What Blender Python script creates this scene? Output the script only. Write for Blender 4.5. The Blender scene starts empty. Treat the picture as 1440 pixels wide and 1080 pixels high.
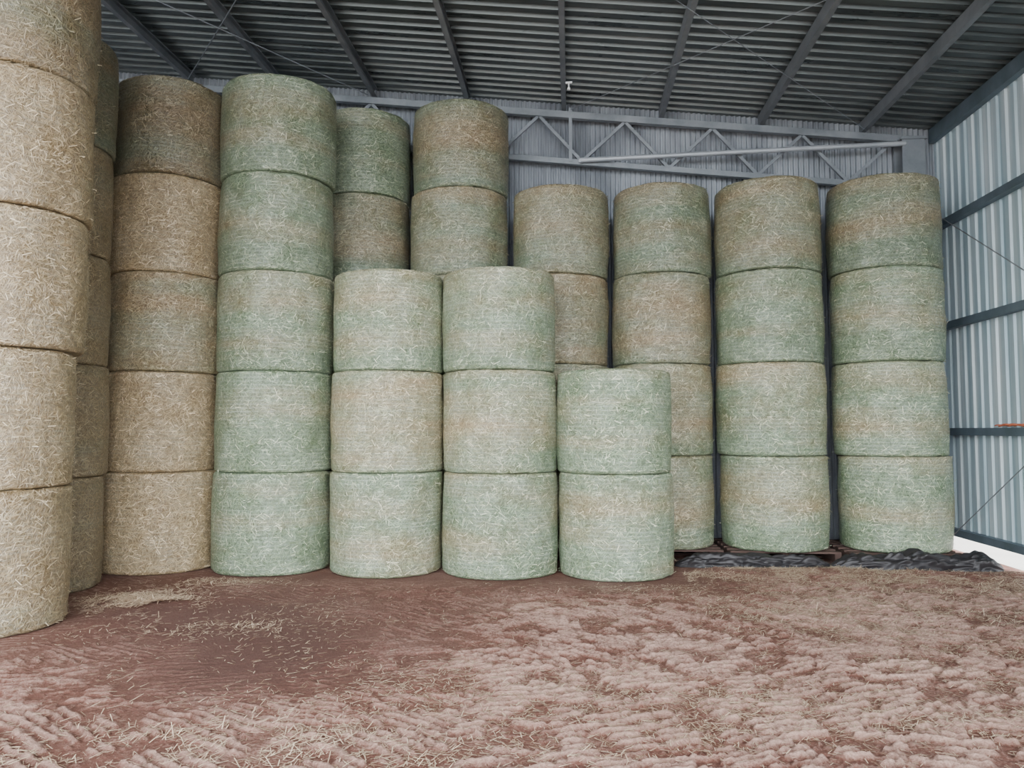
import bpy, math, random
import numpy as np
from mathutils import Vector, Matrix
random.seed(7)
rng = np.random.default_rng(11)
scene = bpy.context.scene
COL = scene.collection

# ------------------------------------------------------------------ helpers
def link(o):
    COL.objects.link(o); return o

def nmat(name):
    m = bpy.data.materials.new(name); m.use_nodes = True
    nt = m.node_tree; nt.nodes.clear()
    out = nt.nodes.new('ShaderNodeOutputMaterial')
    b = nt.nodes.new('ShaderNodeBsdfPrincipled')
    nt.links.new(b.outputs[0], out.inputs[0])
    return m, nt, b

def N(nt, t, **kw):
    n = nt.nodes.new(t)
    for k, v in kw.items():
        if k.startswith('i_'):
            n.inputs[k[2:].replace('_', ' ')].default_value = v
        else:
            setattr(n, k, v)
    return n

def mixrgb(nt, a, b, fac, blend='MIX'):
    n = nt.nodes.new('ShaderNodeMix'); n.data_type = 'RGBA'; n.blend_type = blend
    for idx, v in ((6, a), (7, b), (0, fac)):
        if isinstance(v, bpy.types.NodeSocket): nt.links.new(v, n.inputs[idx])
        elif idx == 0: n.inputs[0].default_value = v
        else: n.inputs[idx].default_value = (*v, 1) if len(v) == 3 else v
    return n.outputs[2]

def mth(nt, op, a, b=None, clamp=False):
    n = nt.nodes.new('ShaderNodeMath'); n.operation = op; n.use_clamp = clamp
    for i, v in enumerate((a, b)):
        if v is None: continue
        if isinstance(v, bpy.types.NodeSocket): nt.links.new(v, n.inputs[i])
        else: n.inputs[i].default_value = v
    return n.outputs[0]

def mapr(nt, v, a, b, c, d):
    n = nt.nodes.new('ShaderNodeMapRange'); n.clamp = True
    nt.links.new(v, n.inputs[0])
    for i, x in enumerate((a, b, c, d)): n.inputs[i + 1].default_value = x
    return n.outputs[0]

class MB:
    def __init__(s): s.v = []; s.f = []
    def poly(s, vs, fs):
        o = len(s.v); s.v += [tuple(p) for p in vs]; s.f += [tuple(i + o for i in f) for f in fs]
    def box(s, a, b):
        x0, y0, z0 = a; x1, y1, z1 = b
        s.poly([(x0,y0,z0),(x1,y0,z0),(x1,y1,z0),(x0,y1,z0),(x0,y0,z1),(x1,y0,z1),(x1,y1,z1),(x0,y1,z1)],
               [(0,3,2,1),(4,5,6,7),(0,1,5,4),(1,2,6,5),(2,3,7,6),(3,0,4,7)])
    def sweep(s, p, q, prof, up=(0,0,1), closed=True):
        """extrude 2-D profile (side, up) from p to q"""
        p = Vector(p); q = Vector(q); d = (q-p).normalized(); u = Vector(up)
        side = d.cross(u).normalized(); u = side.cross(d).normalized()
        n = len(prof)
        vs = [p + side*a + u*b for a, b in prof] + [q + side*a + u*b for a, b in prof]
        fs = [(i, (i+1) % n, n+(i+1) % n, n+i) for i in range(n)]
        fs += [tuple(range(n))[::-1], tuple(range(n, 2*n))]
        s.poly(vs, fs)
    def bar(s, p, q, w, h, up=(0,0,1)):
        s.sweep(p, q, [(-w/2,-h/2),(w/2,-h/2),(w/2,h/2),(-w/2,h/2)], up)
    def tube(s, p, q, r, n=12):
        up = (0,0,1) if abs((Vector(q)-Vector(p)).normalized().z) < .95 else (0,1,0)
        s.sweep(p, q, [(r*math.cos(2*math.pi*i/n), r*math.sin(2*math.pi*i/n)) for i in range(n)], up)
    def obj(s, name, mat, smooth=False):
        me = bpy.data.meshes.new(name); me.from_pydata(s.v, [], s.f); me.update()
        me.materials.append(mat)
        if smooth: me.polygons.foreach_set('use_smooth', [True]*len(me.polygons))
        return link(bpy.data.objects.new(name, me))

TAB = rng.random((256, 256))
def vn(x, y, ox=0., oy=0.):
    x = np.asarray(x)+ox+1000; y = np.asarray(y)+oy+1000
    xi = np.floor(x).astype(int); yi = np.floor(y).astype(int)
    fx = x-xi; fy = y-yi
    fx = fx*fx*(3-2*fx); fy = fy*fy*(3-2*fy)
    a = TAB[xi % 256, yi % 256]; b = TAB[(xi+1) % 256, yi % 256]
    c = TAB[xi % 256, (yi+1) % 256]; d = TAB[(xi+1) % 256, (yi+1) % 256]
    return (a*(1-fx)+b*fx)*(1-fy)+(c*(1-fx)+d*fx)*fy

# ------------------------------------------------------------------ materials
def metal_mat(name, c1, c2, metallic=.5, rough=.45, streak=(1,1,1), scale=3.0):
    m, nt, b = nmat(name)
    tc = N(nt, 'ShaderNodeTexCoord'); mp = N(nt, 'ShaderNodeMapping')
    mp.inputs['Scale'].default_value = streak
    nt.links.new(tc.outputs['Object'], mp.inputs[0])
    n = N(nt, 'ShaderNodeTexNoise', i_Scale=scale, i_Detail=5.0, i_Roughness=.6)
    nt.links.new(mp.outputs[0], n.inputs[0])
    f = mapr(nt, n.outputs['Fac'], .35, .68, 0, 1)
    nt.links.new(mixrgb(nt, c1, c2, f), b.inputs['Base Color'])
    b.inputs['Metallic'].default_value = metallic
    nt.links.new(mapr(nt, n.outputs['Fac'], .3, .7, rough-.08, rough+.12), b.inputs['Roughness'])
    return m
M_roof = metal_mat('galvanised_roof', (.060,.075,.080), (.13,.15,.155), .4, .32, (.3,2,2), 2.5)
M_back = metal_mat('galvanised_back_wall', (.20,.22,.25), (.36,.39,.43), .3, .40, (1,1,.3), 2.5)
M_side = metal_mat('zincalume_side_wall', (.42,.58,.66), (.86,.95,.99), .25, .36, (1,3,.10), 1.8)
M_steel = metal_mat('painted_steel', (.17,.19,.215), (.27,.295,.325), .3, .5)
M_girt = metal_mat('girt_steel', (.10,.14,.17), (.17,.22,.27), .3, .5)
M_tube = metal_mat('bright_tube_steel', (.34,.37,.41), (.46,.49,.53), .3, .45)

def bale_mat(name, strands):
    m, nt, b = nmat(name)
    oi = N(nt, 'ShaderNodeObjectInfo')
    sep = N(nt, 'ShaderNodeSeparateColor'); nt.links.new(oi.outputs['Color'], sep.inputs[0])
    green, bright = sep.outputs[0], sep.outputs[1]
    uv = N(nt, 'ShaderNodeUVMap'); uv.uv_map = 'UVMap'
    wn = N(nt, 'ShaderNodeTexNoise', i_Scale=5.0, i_Detail=2.0)
    nt.links.new(uv.outputs[0], wn.inputs[0])
    sub = N(nt, 'ShaderNodeVectorMath', operation='SUBTRACT'); sub.inputs[1].default_value = (.5,.5,.5)
    nt.links.new(wn.outputs['Color'], sub.inputs[0])
    sc = N(nt, 'ShaderNodeVectorMath', operation='SCALE'); sc.inputs['Scale'].default_value = .14
    nt.links.new(sub.outputs[0], sc.inputs[0])
    add = N(nt, 'ShaderNodeVectorMath', operation='ADD')
    nt.links.new(uv.outputs[0], add.inputs[0]); nt.links.new(sc.outputs[0], add.inputs[1])
    mp = N(nt, 'ShaderNodeMapping'); mp.inputs['Scale'].default_value = (.35, 2.6, 1)
    nt.links.new(uv.outputs[0], mp.inputs[0])
    band = N(nt, 'ShaderNodeTexNoise', i_Scale=1.0, i_Detail=4.0, i_Roughness=.5)
    nt.links.new(mp.outputs[0], band.inputs[0])
    blot = N(nt, 'ShaderNodeTexNoise', i_Scale=4.0, i_Detail=5.0, i_Roughness=.7)
    nt.links.new(uv.outputs[0], blot.inputs[0])
    tc = N(nt, 'ShaderNodeTexCoord'); so = N(nt, 'ShaderNodeSeparateXYZ'); nt.links.new(tc.outputs['Object'], so.inputs[0])
    rim = mapr(nt, so.outputs[2], .08, .38, .38, 0)
    g = mth(nt, 'ADD', mth(nt, 'MULTIPLY', mth(nt, 'SUBTRACT', band.outputs['Fac'], .5), 2.4),
            mth(nt, 'MULTIPLY', mth(nt, 'SUBTRACT', blot.outputs['Fac'], .5), .8))
    g = mth(nt, 'ADD', g, mth(nt, 'MULTIPLY', rim, mth(nt, 'MULTIPLY', green, 1.6)))
    g = mth(nt, 'ADD', g, mth(nt, 'SUBTRACT', mth(nt, 'MULTIPLY', green, 1.7), .35), clamp=True)
    if not strands:
        fib = None
        for ang, s in ((.25, (11, 70, 1)), (1.15, (15, 88, 1)), (-.7, (12, 76, 1)), (2.0, (17, 98, 1))):
            r = N(nt, 'ShaderNodeMapping'); r.inputs['Rotation'].default_value = (0, 0, ang)
            nt.links.new(add.outputs[0], r.inputs[0])
            s2 = N(nt, 'ShaderNodeMapping'); s2.inputs['Scale'].default_value = s
            nt.links.new(r.outputs[0], s2.inputs[0])
            t = N(nt, 'ShaderNodeTexNoise', i_Scale=1.0, i_Detail=2.0)
            nt.links.new(s2.outputs[0], t.inputs[0])
            fib = t.outputs['Fac'] if fib is None else mth(nt, 'MAXIMUM', fib, t.outputs['Fac'])
        f = mapr(nt, fib, .51, .79, 0, 1)
        pit = mapr(nt, blot.outputs['Fac'], .3, .6, .5, 1.0)
        f = mth(nt, 'MULTIPLY', f, pit)
        straw = mixrgb(nt, (.17,.11,.048), (.80,.62,.36), f)
        grn = mixrgb(nt, (.062,.100,.046), (.41,.52,.33), f)
        col = mixrgb(nt, straw, grn, g)
        # net-wrap: fine horizontal threads, a zig-zag knit between them and a milky veil of painted-in sheen and haze
        s1 = N(nt, 'ShaderNodeSeparateXYZ'); nt.links.new(uv.outputs[0], s1.inputs[0])
        vv = mth(nt, 'ADD', s1.outputs[1], mth(nt, 'MULTIPLY', wn.outputs['Fac'], .02))
        w = mth(nt, 'SINE', mth(nt, 'MULTIPLY', vv, 2*math.pi/.045))
        w = mapr(nt, w, .2, 1, 0, 1)
        zz = mth(nt, 'SINE', mth(nt, 'MULTIPLY', mth(nt, 'ADD', mth(nt, 'MULTIPLY', vv, .6), s1.outputs[0]), 2*math.pi/.07))
        z2 = mth(nt, 'SINE', mth(nt, 'MULTIPLY', mth(nt, 'SUBTRACT', mth(nt, 'MULTIPLY', vv, .6), s1.outputs[0]), 2*math.pi/.07))
        knit = mapr(nt, mth(nt, 'MAXIMUM', zz, z2), .88, 1, 0, .6)
        w = mth(nt, 'MAXIMUM', w, knit)
        veil = N(nt, 'ShaderNodeTexNoise', i_Scale=2.2, i_Detail=7.0, i_Roughness=.75)
        nt.links.new(uv.outputs[0], veil.inputs[0])
        vf = mapr(nt, veil.outputs['Fac'], .38, .68, .0, .38)
        vf = mth(nt, 'MULTIPLY', vf, mth(nt, 'ADD', mth(nt, 'MULTIPLY', w, .8), .4))
        vf = mth(nt, 'MULTIPLY', vf, mapr(nt, g, 0, .6, .5, 1))
        col = mixrgb(nt, col, (.66,.72,.65), vf)
        h = mth(nt, 'ADD', fib, mth(nt, 'MULTIPLY', w, .06))
        bp = N(nt, 'ShaderNodeBump', i_Strength=1.0, i_Distance=.024)
        nt.links.new(h, bp.inputs['Height']); nt.links.new(bp.outputs[0], b.inputs['Normal'])
        b.inputs['Roughness'].default_value = .36
        b.inputs['Specular IOR Level'].default_value = .85
    else:
        at = N(nt, 'ShaderNodeAttribute'); at.attribute_name = 'tone'
        straw = mixrgb(nt, (.24,.16,.08), (.88,.74,.52), at.outputs['Fac'])
        grn = mixrgb(nt, (.13,.175,.08), (.70,.74,.56), at.outputs['Fac'])
        col = mixrgb(nt, straw, grn, g)
        b.inputs['Roughness'].default_value = .45
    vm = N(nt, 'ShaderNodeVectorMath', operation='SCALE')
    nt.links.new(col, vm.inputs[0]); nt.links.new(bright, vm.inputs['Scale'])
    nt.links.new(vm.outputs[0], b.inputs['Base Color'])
    return m
M_bale = bale_mat('net_wrapped_hay', False)
M_bstraw = bale_mat('hay_strands', True)

def bale(x, y, z0, r, h, green, bright, seed, nstraw=1500):
    R_ = np.random.default_rng(seed)
    ph = R_.random(8)*6.28; am = R_.random(8)*.009
    tap = R_.normal(0, .008)
    def rad(th, z):
        t = z/h
        rr = r + .014*np.sin(np.pi*np.clip(t,0,1)) - .012 + tap*(t-.5)
        rr = rr + am[0]*np.sin(2*th+ph[0]) + am[1]*np.sin(3*th+ph[1]) + .6*am[2]*np.sin(5*th+ph[2]+t*3) + .6*am[3]*np.sin(9*th+ph[3]-t*4)
        rr = rr + .008*(vn(th*7, z*9, seed*3.1, 5)-.5) + .014*(vn(th*2.5, z*4, 9, seed*1.7)-.5)
        e = np.minimum(z, h-z)          # rounded shoulder
        c = .045
        k = np.clip(1-e/c, 0, 1)
        return rr - c*(1-np.sqrt(np.clip(1-k*k, 0, 1)))
    ns = 112
    zs = np.concatenate([[0,.004,.013,.028,.05], np.linspace(.09, h-.09, 20), [h-.05,h-.028,h-.013,h-.004,h]])
    nz = len(zs)
    th = np.linspace(0, 2*np.pi, ns, endpoint=False)+np.pi/2   # uv seam faces +y (rear)
    T, Z = np.meshgrid(th, zs)
    Rr = rad(T, Z)
    zj = Z + np.where((Z < .03) | (Z > h-.03), .016*(vn(T*5, Z*0, seed, 3)-.5), 0)
    zj = np.clip(zj, 0, h)
    V = np.stack([Rr*np.cos(T), Rr*np.sin(T), zj], -1).reshape(-1, 3)
    faces = []; fuv = []
    ou, ov = R_.random(2)*40
    for j in range(nz-1):
        for i in range(ns):
            i2 = (i+1) % ns
            faces.append((j*ns+i, j*ns+i2, (j+1)*ns+i2, (j+1)*ns+i))
            u0 = i*2*np.pi/ns*r; u1 = (i+1)*2*np.pi/ns*r
            fuv += [(u0+ou, zs[j]+ov), (u1+ou, zs[j]+ov), (u1+ou, zs[j+1]+ov), (u0+ou, zs[j+1]+ov)]
    V = V.tolist()
    cb = len(V); V.append([0,0,.0]); V.append([0,0,h-.004])
    for i in range(ns):
        i2 = (i+1) % ns
        faces.append((i2, i, cb)); fuv += [(V[k][0]+ou, V[k][1]+ov) for k in (i2, i, cb)]
        a = (nz-1)*ns
        faces.append((a+i, a+i2, cb+1)); fuv += [(V[k][0]+ou, V[k][1]+ov) for k in (a+i, a+i2, cb+1)]
    nb = len(faces); nv = len(V)
    # loose strands pressed in the net
    n = nstraw
    t = R_.random(n)*2*np.pi; z = R_.random(n)*(h-.02)+.01
    edge = R_.random(n) < .14
    z = np.where(edge, np.where(R_.random(n) < .5, R_.random(n)*.04+.002, h-.002-R_.random(n)*.04), z)
    a = R_.normal(0, .9, n); L = R_.uniform(.025, .085, n); W = R_.uniform(.0014, .0036, n)
    out = R_.uniform(0, .005, n) + (R_.random(n) < .12)*R_.uniform(0, .028, n)
    dt = np.cos(a)*L/r; dz = np.sin(a)*L
    nx, nzv = -np.sin(a)*W, np.cos(a)*W
    P = []
    for s, (ct, cw) in enumerate(((-.5,-1),(.5,-1),(.5,1),(-.5,1))):
        tt = t+dt*ct+nx*cw/r; zz = np.clip(z+dz*ct+nzv*cw, .001, h-.001)
        ro = np.maximum(rad(tt, zz)+.003, 0) + (out if ct > 0 else 0)
        P.append(np.stack([ro*np.cos(tt), ro*np.sin(tt), zz], -1))
    P = np.stack(P, 1).reshape(-1, 3)
    V += P.tolist()
    for k in range(n):
        o = nv+4*k
        faces.append((o, o+1, o+2, o+3))
        uu = (((t[k]-np.pi/2) % (2*np.pi))*r+ou, z[k]+ov); fuv += [uu]*4
    me = bpy.data.meshes.new('hay_bale'); me.from_pydata(V, [], faces); me.update()
    uvl = me.uv_layers.new(name='UVMap'); uvl.data.foreach_set('uv', np.array(fuv).ravel())
    at = me.attributes.new('tone', 'FLOAT', 'POINT')
    tone = np.concatenate([np.zeros(nv), np.repeat(R_.random(n), 4)])
    at.data.foreach_set('value', tone)
    me.materials.append(M_bale); me.materials.append(M_bstraw)
    mi = np.zeros(len(faces), int); mi[nb:] = 1
    me.polygons.foreach_set('material_index', mi)
    me.polygons.foreach_set('use_smooth', mi == 0)
    o = bpy.data.objects.new('hay_bale', me)
    o.location = (x, y, z0)
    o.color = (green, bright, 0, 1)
    return link(o)

H = 1.2; PAL = .17
stacks = [
 # x, y, z0, r, [(dx, green, bright) ...] bottom -> top; bright: bale tone with light falloff baked in
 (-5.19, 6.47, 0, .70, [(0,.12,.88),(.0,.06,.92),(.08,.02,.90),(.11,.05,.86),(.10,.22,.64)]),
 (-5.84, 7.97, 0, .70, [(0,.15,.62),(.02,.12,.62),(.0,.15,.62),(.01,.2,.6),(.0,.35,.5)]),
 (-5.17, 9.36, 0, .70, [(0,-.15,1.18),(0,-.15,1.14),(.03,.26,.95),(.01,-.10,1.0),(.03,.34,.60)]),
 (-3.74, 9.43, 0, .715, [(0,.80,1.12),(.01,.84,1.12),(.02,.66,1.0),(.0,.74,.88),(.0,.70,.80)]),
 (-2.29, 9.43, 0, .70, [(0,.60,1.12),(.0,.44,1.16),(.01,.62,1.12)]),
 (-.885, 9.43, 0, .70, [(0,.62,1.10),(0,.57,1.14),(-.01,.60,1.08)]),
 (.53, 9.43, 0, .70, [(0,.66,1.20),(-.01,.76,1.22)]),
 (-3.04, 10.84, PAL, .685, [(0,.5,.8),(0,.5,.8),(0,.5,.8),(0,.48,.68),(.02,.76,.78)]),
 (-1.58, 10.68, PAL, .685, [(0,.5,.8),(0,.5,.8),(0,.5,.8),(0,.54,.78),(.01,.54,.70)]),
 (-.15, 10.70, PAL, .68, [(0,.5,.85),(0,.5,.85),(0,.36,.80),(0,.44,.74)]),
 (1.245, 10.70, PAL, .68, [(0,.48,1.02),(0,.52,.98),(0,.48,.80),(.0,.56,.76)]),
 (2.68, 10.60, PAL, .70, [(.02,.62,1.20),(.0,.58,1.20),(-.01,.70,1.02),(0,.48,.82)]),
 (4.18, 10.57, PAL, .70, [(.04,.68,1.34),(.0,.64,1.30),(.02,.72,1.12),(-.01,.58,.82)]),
 # rest of the left block, out of the photo
 (-6.68, 6.50, 0, .70, [(0,.1,.9),(0,.1,.9),(0,.1,.9),(0,.1,.85),(0,.2,.8)]),
 (-6.62, 9.40, 0, .70, [(0,.1,.9),(0,.1,.9),(0,.1,.9),(0,.1,.85),(0,.2,.8)]),
]
sd = 1
for (x, y, z0, r, bl) in stacks:
    for k, (dx, g, br) in enumerate(bl):
        jx = random.uniform(-.014, .014); jy = random.uniform(-.012, .012)
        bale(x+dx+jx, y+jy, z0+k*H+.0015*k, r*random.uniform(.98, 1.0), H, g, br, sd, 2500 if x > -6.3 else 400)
        sd += 1

# ------------------------------------------------------------------ floor
def fheight(x, y):
    x = np.asarray(x, float); y = np.asarray(y, float)
    low = .05*(vn(x*.5, y*.5)-.5)+.03*(vn(x*1.3, y*1.3, 7, 3)-.5)
    wx = x+.20*(vn(x*1.6, y*1.6, 31, 4)-.5)+.06*(vn(x*8, y*8, 3, 14)-.5)
    wy = y+.20*(vn(x*1.6, y*1.6, 3, 41)-.5)+.05*(vn(x*8, y*8, 13, 4)-.5)
    sel = vn(wx*.8, wy*1.2, 55, 2)
    # tyre-lug prints in crossing wheel tracks: rows of short slanted bars, two directions
    def lugs(a, o):
        u = wx*math.cos(a)+wy*math.sin(a); v = -wx*math.sin(a)+wy*math.cos(a)
        bar = .5+.5*np.sin(v*2*np.pi/.085+3.0*vn(u*1.0, v*1.0, o, 2))
        brk = np.clip((vn(u*7, v*9, o+40, 3)-.26)*3.2, 0, 1)
        return (bar**1.4)*brk
    A = lugs(.38, 12); B = lugs(-.50, 44)
    k = np.clip((sel-.45)/.10, 0, 1)
    trk = A*k+B*(1-k)
    crumb = vn(x*46, y*50, 8, 8); crumb2 = vn(x*90, y*95, 28, 8)
    mid = vn(x*16+crumb*.6, y*21, 18, 28)
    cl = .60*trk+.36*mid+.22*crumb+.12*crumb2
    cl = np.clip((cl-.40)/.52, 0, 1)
    sm = .95*np.exp(-(((x+3.4)/1.5)**2+((y-7.0)/1.3)**2)) + .95*np.exp(-(((x+2.4)/.75)**2+((y-5.4)/1.2)**2))+.45*np.clip((y-8.0),0,1)
    sm = sm*(.8+.5*vn(x*1.7, y*1.7, 61, 61))
    rough = np.clip(1.0-.85*sm, .15, 1)*np.clip(.6+1.1*(vn(x*.7,y*.7,90,12)-.3), .5, 1.1)
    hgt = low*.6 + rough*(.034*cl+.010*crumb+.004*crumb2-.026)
    return hgt, cl, rough
def fz(x, y):
    h, c, r = fheight(x, y)
    x = np.asarray(x); y = np.asarray(y)
    k = np.clip((y-8.2)/.6, 0, 1)*np.clip(1-(x-1.3)/.4, 0, 1)
    k2 = np.clip((-x-3.7)/.8, 0, 1)*np.clip((y-5.4)/.5, 0, 1)
    k = np.maximum(np.maximum(k, k2), np.clip((y-9.75)/.2, 0, 1))
    mound = .05*np.exp(-((y-9.40)/.25)**2)*np.clip((x-1.4)/.3, 0, 1)*(.4+vn(x*2.5, y*4, 9, 19))
    return (h+mound)*(1-k) + (-.004)*k
xs = np.concatenate([np.arange(-13, -6.2, .2), np.arange(-6.2, 5.45, .014), [5.46]])
ys = np.concatenate([np.arange(-2, 1.9, .1), np.arange(1.9, 6.0, .010), np.arange(6.0, 10.0, .017), np.arange(10.0, 11.9, .15)])
X, Y = np.meshgrid(xs, ys)
Hh, CL, RG = fheight(X, Y)
Zf = fz(X, Y)
Vf = np.stack([X, Y, Zf], -1).reshape(-1, 3)
nx, ny = len(xs), len(ys)
idx = np.arange(nx*ny).reshape(ny, nx)
F = np.stack([idx[:-1,:-1], idx[:-1,1:], idx[1:,1:], idx[1:,:-1]], -1).reshape(-1, 4)
me = bpy.data.meshes.new('floor')
me.vertices.add(len(Vf)); me.vertices.foreach_set('co', Vf.ravel())
me.loops.add(F.size); me.loops.foreach_set('vertex_index', F.ravel())
me.polygons.add(len(F)); me.polygons.foreach_set('loop_start', np.arange(0, F.size, 4))
me.polygons.foreach_set('loop_total', np.full(len(F), 4))
me.update(calc_edges=True); me.validate()
me.polygons.foreach_set('use_smooth', np.ones(len(F), bool))
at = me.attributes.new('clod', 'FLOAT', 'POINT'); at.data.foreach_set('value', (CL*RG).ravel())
at = me.attributes.new('smoothness', 'FLOAT', 'POINT'); at.data.foreach_set('value', (1-RG).ravel())
m, nt, b = nmat('trampled_red_earth')
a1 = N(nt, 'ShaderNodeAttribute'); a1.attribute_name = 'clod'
a2 = N(nt, 'ShaderNodeAttribute'); a2.attribute_name = 'smoothness'
tc = N(nt, 'ShaderNodeTexCoord')
n1 = N(nt, 'ShaderNodeTexNoise', i_Scale=.9, i_Detail=6.0, i_Roughness=.6); nt.links.new(tc.outputs['Object'], n1.inputs[0])
n2 = N(nt, 'ShaderNodeTexNoise', i_Scale=50.0, i_Detail=6.0, i_Roughness=.75); nt.links.new(tc.outputs['Object'], n2.inputs[0])
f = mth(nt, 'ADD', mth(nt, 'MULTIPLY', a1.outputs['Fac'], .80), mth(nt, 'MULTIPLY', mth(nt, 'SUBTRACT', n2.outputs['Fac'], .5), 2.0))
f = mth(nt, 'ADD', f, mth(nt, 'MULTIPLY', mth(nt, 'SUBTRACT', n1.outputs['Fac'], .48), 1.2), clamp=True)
c = mixrgb(nt, (.22,.090,.062), (.68,.445,.36), f)  # pits darkened: shade between the clods is put into the soil colour
c = mixrgb(nt, c, (.115,.050,.040), mapr(nt, a2.outputs['Fac'], .35, .95, 0, .8))
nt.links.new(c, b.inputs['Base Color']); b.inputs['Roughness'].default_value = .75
bp = N(nt, 'ShaderNodeBump', i_Strength=1.0, i_Distance=.025)
nt.links.new(n2.outputs['Fac'], bp.inputs['Height']); nt.links.new(bp.outputs[0], b.inputs['Normal'])
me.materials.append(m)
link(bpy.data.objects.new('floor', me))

# loose straw over the floor: one object
M_straw, nt, b = nmat('dry_straw')
at_ = N(nt, 'ShaderNodeAttribute'); at_.attribute_name = 'tone'
nt.links.new(mixrgb(nt, (.34,.20,.12), (.88,.71,.52), at_.outputs['Fac']), b.inputs['Base Color'])
b.inputs['Roughness'].default_value = .55
SP = []; ST = []
def add_straw(px, py, pz, L, W, tilt, tone):
    n = len(px); a = rng.random(n)*2*np.pi
    dx, dy = np.cos(a)*L/2, np.sin(a)*L/2
    wx, wy = -np.sin(a)*W/2, np.cos(a)*W/2
    dz = np.abs(tilt)*L/2
    P = np.stack([np.stack([px-dx-wx, py-dy-wy, pz-dz*.2], -1), np.stack([px+dx-wx, py+dy-wy, pz+dz], -1),
                  np.stack([px+dx+wx, py+dy+wy, pz+dz], -1), np.stack([px-dx+wx, py-dy+wy, pz-dz*.2+.001], -1)], 1).reshape(-1, 3)
    SP.append(P); ST.append(np.repeat(tone, 4))
n = 210000
px = rng.uniform(-4.4, 5.2, n); py = rng.uniform(1.8, 9.6, n)
d = vn(px*.8, py*.8, 71, 13)*.6+vn(px*2.5, py*2.5, 1, 23)*.4
_, _, rg = fheight(px, py)
keep = rng.random(n) < np.clip((d-.35)*2.2, .12, 1)*np.clip(rg+.2, .3, 1)*np.clip(.55+.2*(px+1), .4, 1.1)
keep &= ~((py > 8.68) & (px < 1.3))
px, py = px[keep], py[keep]; n = len(px)
add_straw(px, py, fz(px, py)+.007, rng.uniform(.015, .08, n), rng.uniform(.002, .005, n), rng.normal(0, .15, n), rng.random(n))
def heap(cx, cy, sx, sy, hh, n, rot=0.):
    gx = rng.normal(0, .5, n); gy = rng.normal(0, .5, n)
    px = cx+sx*gx*math.cos(rot)-sy*gy*math.sin(rot); py = cy+sx*gx*math.sin(rot)+sy*gy*math.cos(rot)
    kk = (vn(px*4, py*4, 5, 5) > .30) & ~((py > 8.68) & (px < 1.3)) & (py < 9.62) & (((px+5.2)**2+(py-6.52)**2) > .56)
    px, py = px[kk], py[kk]; gx, gy = gx[kk], gy[kk]; n = len(px)
    pz = fz(px, py)+.005+hh*np.exp(-(gx**2+gy**2)*1.5)*rng.random(n)**.4*(.4+vn(px*5, py*5))
    add_straw(px, py, pz, rng.uniform(.025, .10, n), rng.uniform(.002, .005, n), rng.normal(0, .3, n), .3+.7*rng.random(n))
heap(-4.25, 7.40, .60, .45, .06, 3800, -.3)
heap(-3.2, 6.5, 1.1, .35, .012, 500, .2)
heap(-4.0, 8.3, .9, .35, .02, 600)
heap(2.4, 9.25, 1.8, .35, .03, 5000)
heap(4.1, 8.9, 1.6, .6, .03, 4500)
heap(2.6, 7.6, 2.4, 1.0, .01, 6000)
heap(-3.1, 3.4, .8, .9, .01, 2500)
heap(-1.7, 4.2, 1.0, .4, .008, 1200)
P = np.concatenate(SP); tone = np.concatenate(ST)
me = bpy.data.meshes.new('loose_straw'); me.from_pydata(P.tolist(), [], np.arange(len(P)).reshape(-1, 4).tolist()); me.update()
at = me.attributes.new('tone', 'FLOAT', 'POINT'); at.data.foreach_set('value', tone)
me.materials.append(M_straw); link(bpy.data.objects.new('loose_straw', me))

# outside ground
m, nt, b = nmat('pale_gravel')
tc = N(nt, 'ShaderNodeTexCoord'); n1 = N(nt, 'ShaderNodeTexNoise', i_Scale=2.0, i_Detail=8.0)
nt.links.new(tc.outputs['Object'], n1.inputs[0])
nt.links.new(mixrgb(nt, (.50,.47,.43), (.70,.66,.60), n1.outputs['Fac']), b.inputs['Base Color'])
mb = MB(); mb.poly([(-60,-60,-.10),(60,-60,-.10),(60,60,-.10),(-60,60,-.10)], [(0,1,2,3)])
mb.obj('ground_outside', m)

# ------------------------------------------------------------------ shed shell
XW = 5.40; YB = 11.68; YF = -1.0; XL = -13.0
def rz(x): return 6.17+.107*(XW-x)
def rib_profile(L0, L1, per=.2, h=.045):
    out = []; p = L0
    while p < L1:
        out += [(p, 0), (p+per*.52, 0), (p+per*.64, h), (p+per*.88, h)]
        p += per
    out.append((p, 0)); return out
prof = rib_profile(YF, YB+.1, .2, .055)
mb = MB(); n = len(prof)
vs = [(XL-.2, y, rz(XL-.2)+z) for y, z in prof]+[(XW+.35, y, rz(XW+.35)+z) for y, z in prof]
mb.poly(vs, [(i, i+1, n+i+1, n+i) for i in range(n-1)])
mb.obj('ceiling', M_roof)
prof = rib_profile(YF, YB, .2, .024)
mb = MB(); n = len(prof)
vs = [(XW+h, y, .23) for y, h in prof]+[(XW+h, y, rz(XW)) for y, h in prof]
mb.poly(vs, [(i, i+1, n+i+1, n+i) for i in range(n-1)])
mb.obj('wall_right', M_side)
mb = MB(); xsb = np.arange(XL, XW+.02, .0762/6); n = len(xsb)
yy = YB+.018*np.sin(xsb*2*np.pi/.0762)
vs = [(x, y, .0) for x, y in zip(xsb, yy)]+[(x, y, rz(x)) for x, y in zip(xsb, yy)]
mb.poly(vs, [(i, i+1, n+i+1, n+i) for i in range(n-1)])
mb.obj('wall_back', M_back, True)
prof = rib_profile(YF, YB)
mb = MB(); n = len(prof)
vs = [(XL-h, y, .0) for y, h in prof]+[(XL-h, y, rz(XL)) for y, h in prof]
mb.poly(vs, [(i, i+1, n+i+1, n+i) for i in range(n-1)])
mb.obj('wall_left', M_back)

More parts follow.
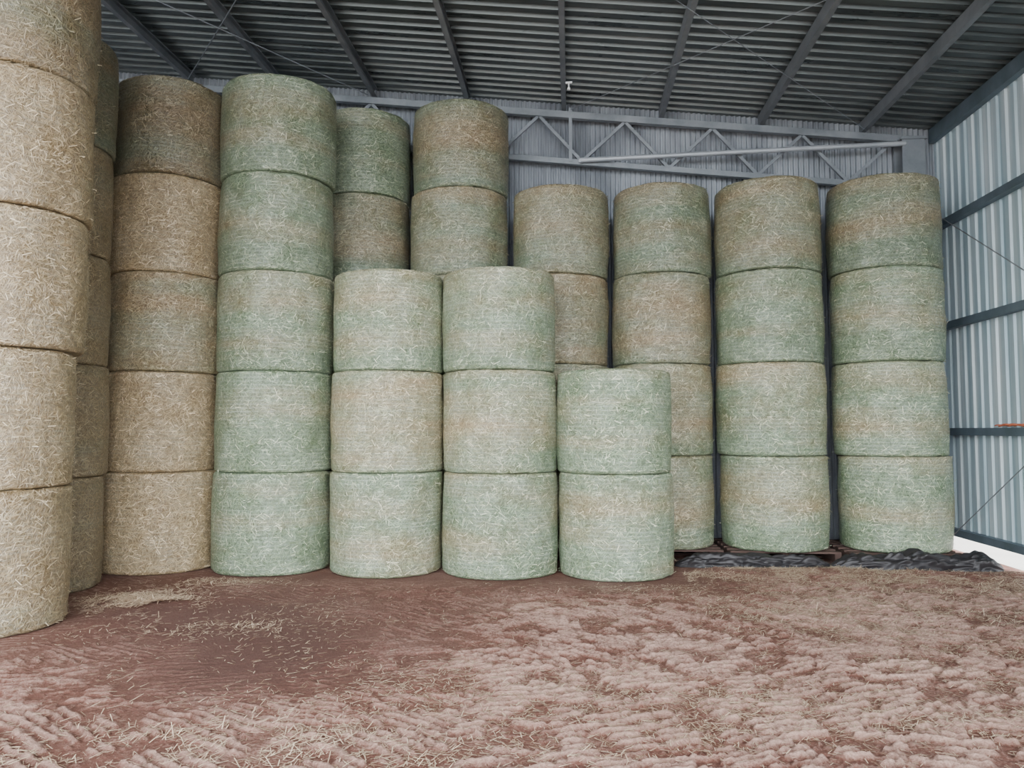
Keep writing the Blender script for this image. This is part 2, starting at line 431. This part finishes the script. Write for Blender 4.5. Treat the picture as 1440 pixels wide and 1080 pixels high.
def csec(w, h, t=.004, lip=.02):
    return [(-w/2,-h/2),(w/2,-h/2),(w/2,-h/2+lip),(w/2-t,-h/2+lip),(w/2-t,-h/2+t),(-w/2+t,-h/2+t),
            (-w/2+t,h/2-t),(w/2-t,h/2-t),(w/2-t,h/2-lip),(w/2,h/2-lip),(w/2,h/2),(-w/2,h/2)]
k = -9
while True:
    x = -.10+1.48*k; k += 1
    if x < XL+.3: continue
    if x > XW-.3: break
    mb = MB(); z = rz(x)-.085
    mb.sweep((x, YF+.05, z), (x, YB-.06, z), csec(.07, .16))
    mb.obj('roof_purlin', M_steel)
mb = MB(); mb.sweep((XW-.05, YF+.05, rz(XW)-.12), (XW-.05, YB-.06, rz(XW)-.12), csec(.09, .2)); mb.obj('eave_purlin', M_girt)
for z in (.28, 1.68, 3.18, 4.66):
    mb = MB(); mb.sweep((XW-.055, YF+.05, z), (XW-.055, YB-.05, z), csec(.10, .10)); mb.obj('wall_girt', M_girt)

# truss at the gable end
YT = 11.46
def tz(x): return rz(x)-.27
mb = MB()
x0, x1 = -12.5, 4.8
mb.bar((x0, YT, tz(x0)), (x1, YT, tz(x1)), .09, .10)
mb.bar((x0, YT, tz(x0)-.72), (x1-.5, YT, tz(x1-.5)-.72), .08, .08)
x = -.48-1.3*9
while x < 4.5:
    mb.bar((x, YT, tz(x)-.04), (x+.65, YT, tz(x+.65)-.70), .045, .045)
    if x+1.3 < 4.8: mb.bar((x+.65, YT, tz(x+.65)-.70), (x+1.3, YT, tz(x+1.3)-.04), .045, .045)
    x += 1.3
mb.bar((4.3, YT, tz(4.3)-.72), (4.8, YT, tz(4.8)-.55), .08, .08)
mb.bar((.0, YT-.03, tz(0)-.72), (.0, YT-.03, tz(0)+.10), .05, .05, up=(0,1,0))
mb.obj('roof_truss', M_steel)
mb = MB(); mb.tube((.15, YT-.12, 5.74), (4.85, YT-.12, 5.86), .036, 16); mb.tube((.15, YT-.12, 5.74), (.15, YT+.02, 5.74), .03)
mb.obj('brace_tube', M_tube, False)
mb = MB(); cx = 4.96; w = .16
ip = [(-w,-.15),(w,-.15),(w,-.13),(.008,-.13),(.008,.13),(w,.13),(w,.15),(-w,.15),(-w,.13),(-.008,.13),(-.008,-.13),(-w,-.13)]
mb.sweep((cx, YT+.02, -.02), (cx, YT+.02, rz(cx)-.25), ip, up=(0,1,0))
mb.box((cx-.19, YT-.15, rz(cx)-.30), (cx+.19, YT+.19, rz(cx)-.27))
mb.obj('corner_column', M_steel)
mb = MB()
mb.tube((-6.0, 11.3, rz(-6)-.24), (-1.6, 5.6, rz(-1.6)-.24), .008, 6)
mb.tube((-8.0, 5.6, rz(-8)-.24), (-3.1, 11.3, rz(-3.1)-.24), .008, 6)
mb.tube((.0, 11.3, rz(0)-.24), (4.4, 6.0, rz(4.4)-.24), .005, 6)
mb.tube((-.1, 7.0, rz(-.1)-.24), (4.3, 11.3, rz(4.3)-.24), .005, 6)
mb.obj('roof_brace_rods', M_steel)
mb = MB()
mb.tube((XW-.13, 11.2, .25), (XW-.13, 6.2, 3.2), .007, 6)
mb.tube((XW-.13, 11.2, 4.7), (XW-.13, 6.2, 1.7), .007, 6)
mb.obj('wall_brace_rods', M_steel)
# small white fitting under the purlin
m, nt, b = nmat('white_plastic'); b.inputs['Base Color'].default_value = (.85,.87,.9,1)
mb = MB(); fx, fy, f0 = -.02, 10.55, rz(-.02)-.17
mb.tube((fx, fy, f0), (fx, fy, f0-.08), .010); mb.box((fx-.045, fy-.015, f0-.015), (fx+.045, fy+.015, f0+.004)); mb.tube((fx, fy, f0-.08), (fx, fy, f0-.11), .02)
mb.obj('light_fitting', m)
# orange rope left on the girt
m, nt, b = nmat('orange_rope'); b.inputs['Base Color'].default_value = (.75,.22,.12,1); b.inputs['Roughness'].default_value = .6
cu = bpy.data.curves.new('orange_rope', 'CURVE'); cu.dimensions = '3D'; cu.bevel_depth = .008
sp = cu.splines.new('POLY'); pts = []
for i in range(260):
    t = i/259
    pts.append((XW-.06+.03*math.sin(t*75), 9.1+1.0*t+.06*math.cos(t*75), 1.745+.018*abs(math.sin(t*41))+.012*math.sin(t*17)**2, 1))
sp.points.add(len(pts)-1)
for p, q in zip(sp.points, pts): p.co = q
cu.materials.append(m); link(bpy.data.objects.new('orange_rope', cu))

# ------------------------------------------------------------------ pallets
m, nt, b = nmat('weathered_pallet_wood')
tc = N(nt, 'ShaderNodeTexCoord'); mp = N(nt, 'ShaderNodeMapping'); mp.inputs['Scale'].default_value = (1, 12, 12)
nt.links.new(tc.outputs['Object'], mp.inputs[0]); n1 = N(nt, 'ShaderNodeTexNoise', i_Scale=3.0, i_Detail=6.0)
nt.links.new(mp.outputs[0], n1.inputs[0])
nt.links.new(mixrgb(nt, (.05,.028,.022), (.13,.075,.06), n1.outputs['Fac']), b.inputs['Base Color']); b.inputs['Roughness'].default_value = .8
for (cx, cy) in [(-3.04,10.84),(-1.58,10.70),(-.15,10.72),(1.245,10.72),(2.69,10.66),(4.16,10.64)]:
    mb = MB(); w = .685; d = .60
    for i in range(3):
        x = cx+(-w+.04)+(w-.04)*i
        mb.box((x-.04, cy-d, .035), (x+.04, cy+d, .142))
    for i in range(6):
        y = cy-d+.06+i*(2*d-.12)/5
        mb.box((cx-w, y-.055, .142), (cx+w, y+.055, .166))
    for i in range(3):
        y = cy-d+.06+i*(2*d-.12)/2
        mb.box((cx-w, y-.055, .008), (cx+w, y+.055, .035))
    mb.obj('wooden_pallet', m)

# black crumpled tarp: low folded sheet along the pallets
m, nt, b = nmat('black_plastic_tarp')
tc = N(nt, 'ShaderNodeTexCoord'); n1 = N(nt, 'ShaderNodeTexNoise', i_Scale=9.0, i_Detail=6.0)
nt.links.new(tc.outputs['Object'], n1.inputs[0])
nt.links.new(mixrgb(nt, (.008,.008,.010), (.035,.03,.032), n1.outputs['Fac']), b.inputs['Base Color']); b.inputs['Roughness'].default_value = .5
def tarp(xa, xb, yc, wy, hh, ox):
    nu, nv_ = int((xb-xa)/.012), 56
    U, Vv = np.meshgrid(np.linspace(0, 1, nu), np.linspace(0, 1, nv_))
    xx = xa+(xb-xa)*U; ang = Vv*np.pi
    env = np.clip(np.minimum(U, 1-U)*8, 0, 1)**.5*(.65+.45*vn(xx*2.2, 0*xx, ox, 1))
    rid = np.abs(2*vn(xx*3.2+Vv*1.5, Vv*7, ox, 5)-1)*.6+np.abs(2*vn(xx*9-Vv*3, Vv*11, ox, 15)-1)*.4
    s = env*(.72+.55*rid)
    yy = yc-np.sign(np.cos(ang))*np.abs(np.cos(ang))**.8*wy*s+.10*(vn(xx*1.5, 0*xx, ox, 9)-.5)
    zz = np.sin(ang)**.6*hh*s+.002
    V = np.stack([xx, yy, zz], -1).reshape(-1, 3)
    idx = np.arange(nu*nv_).reshape(nv_, nu)
    F = np.stack([idx[:-1,:-1], idx[:-1,1:], idx[1:,1:], idx[1:,:-1]], -1).reshape(-1, 4)
    me = bpy.data.meshes.new('black_plastic_tarp'); me.from_pydata(V.tolist(), [], F.tolist()); me.update()
    me.materials.append(m); me.polygons.foreach_set('use_smooth', [True]*len(F))
    link(bpy.data.objects.new('black_plastic_tarp', me))
tarp(3.10, 5.18, 9.76, .19, .22, 3)
tarp(1.27, 3.20, 9.83, .15, .185, 33)

# ------------------------------------------------------------------ light: overcast sky, brighter towards the open front
w = bpy.data.worlds.new('overcast_sky'); scene.world = w; w.use_nodes = True
nt = w.node_tree; bg = nt.nodes['Background']
tc = N(nt, 'ShaderNodeTexCoord')
dp = N(nt, 'ShaderNodeVectorMath', operation='DOT_PRODUCT')
dp.inputs[1].default_value = Vector((.20, -1, .20)).normalized()
nt.links.new(tc.outputs['Generated'], dp.inputs[0])
s = mapr(nt, dp.outputs['Value'], .45, 1.0, 3.2, 13.5)
bg.inputs['Color'].default_value = (.91, .955, 1.0, 1)
nt.links.new(s, bg.inputs['Strength'])
ld = bpy.data.lights.new('hazy_sun', 'SUN'); ld.energy = 9.0; ld.angle = math.radians(25); ld.color = (1, .97, .92)
lo = link(bpy.data.objects.new('hazy_sun', ld))
lo.rotation_euler = Vector((-.55, .35, -1)).normalized().to_track_quat('-Z', 'Y').to_euler()

# ------------------------------------------------------------------ camera
cd = bpy.data.cameras.new('camera'); cd.lens = 27.0; cd.sensor_width = 36.0; cd.clip_start = .05
co = link(bpy.data.objects.new('camera', cd))
co.location = (0, 0, 1.70)
co.rotation_euler = (math.radians(90+3.44), 0, math.radians(4.45))
scene.camera = co
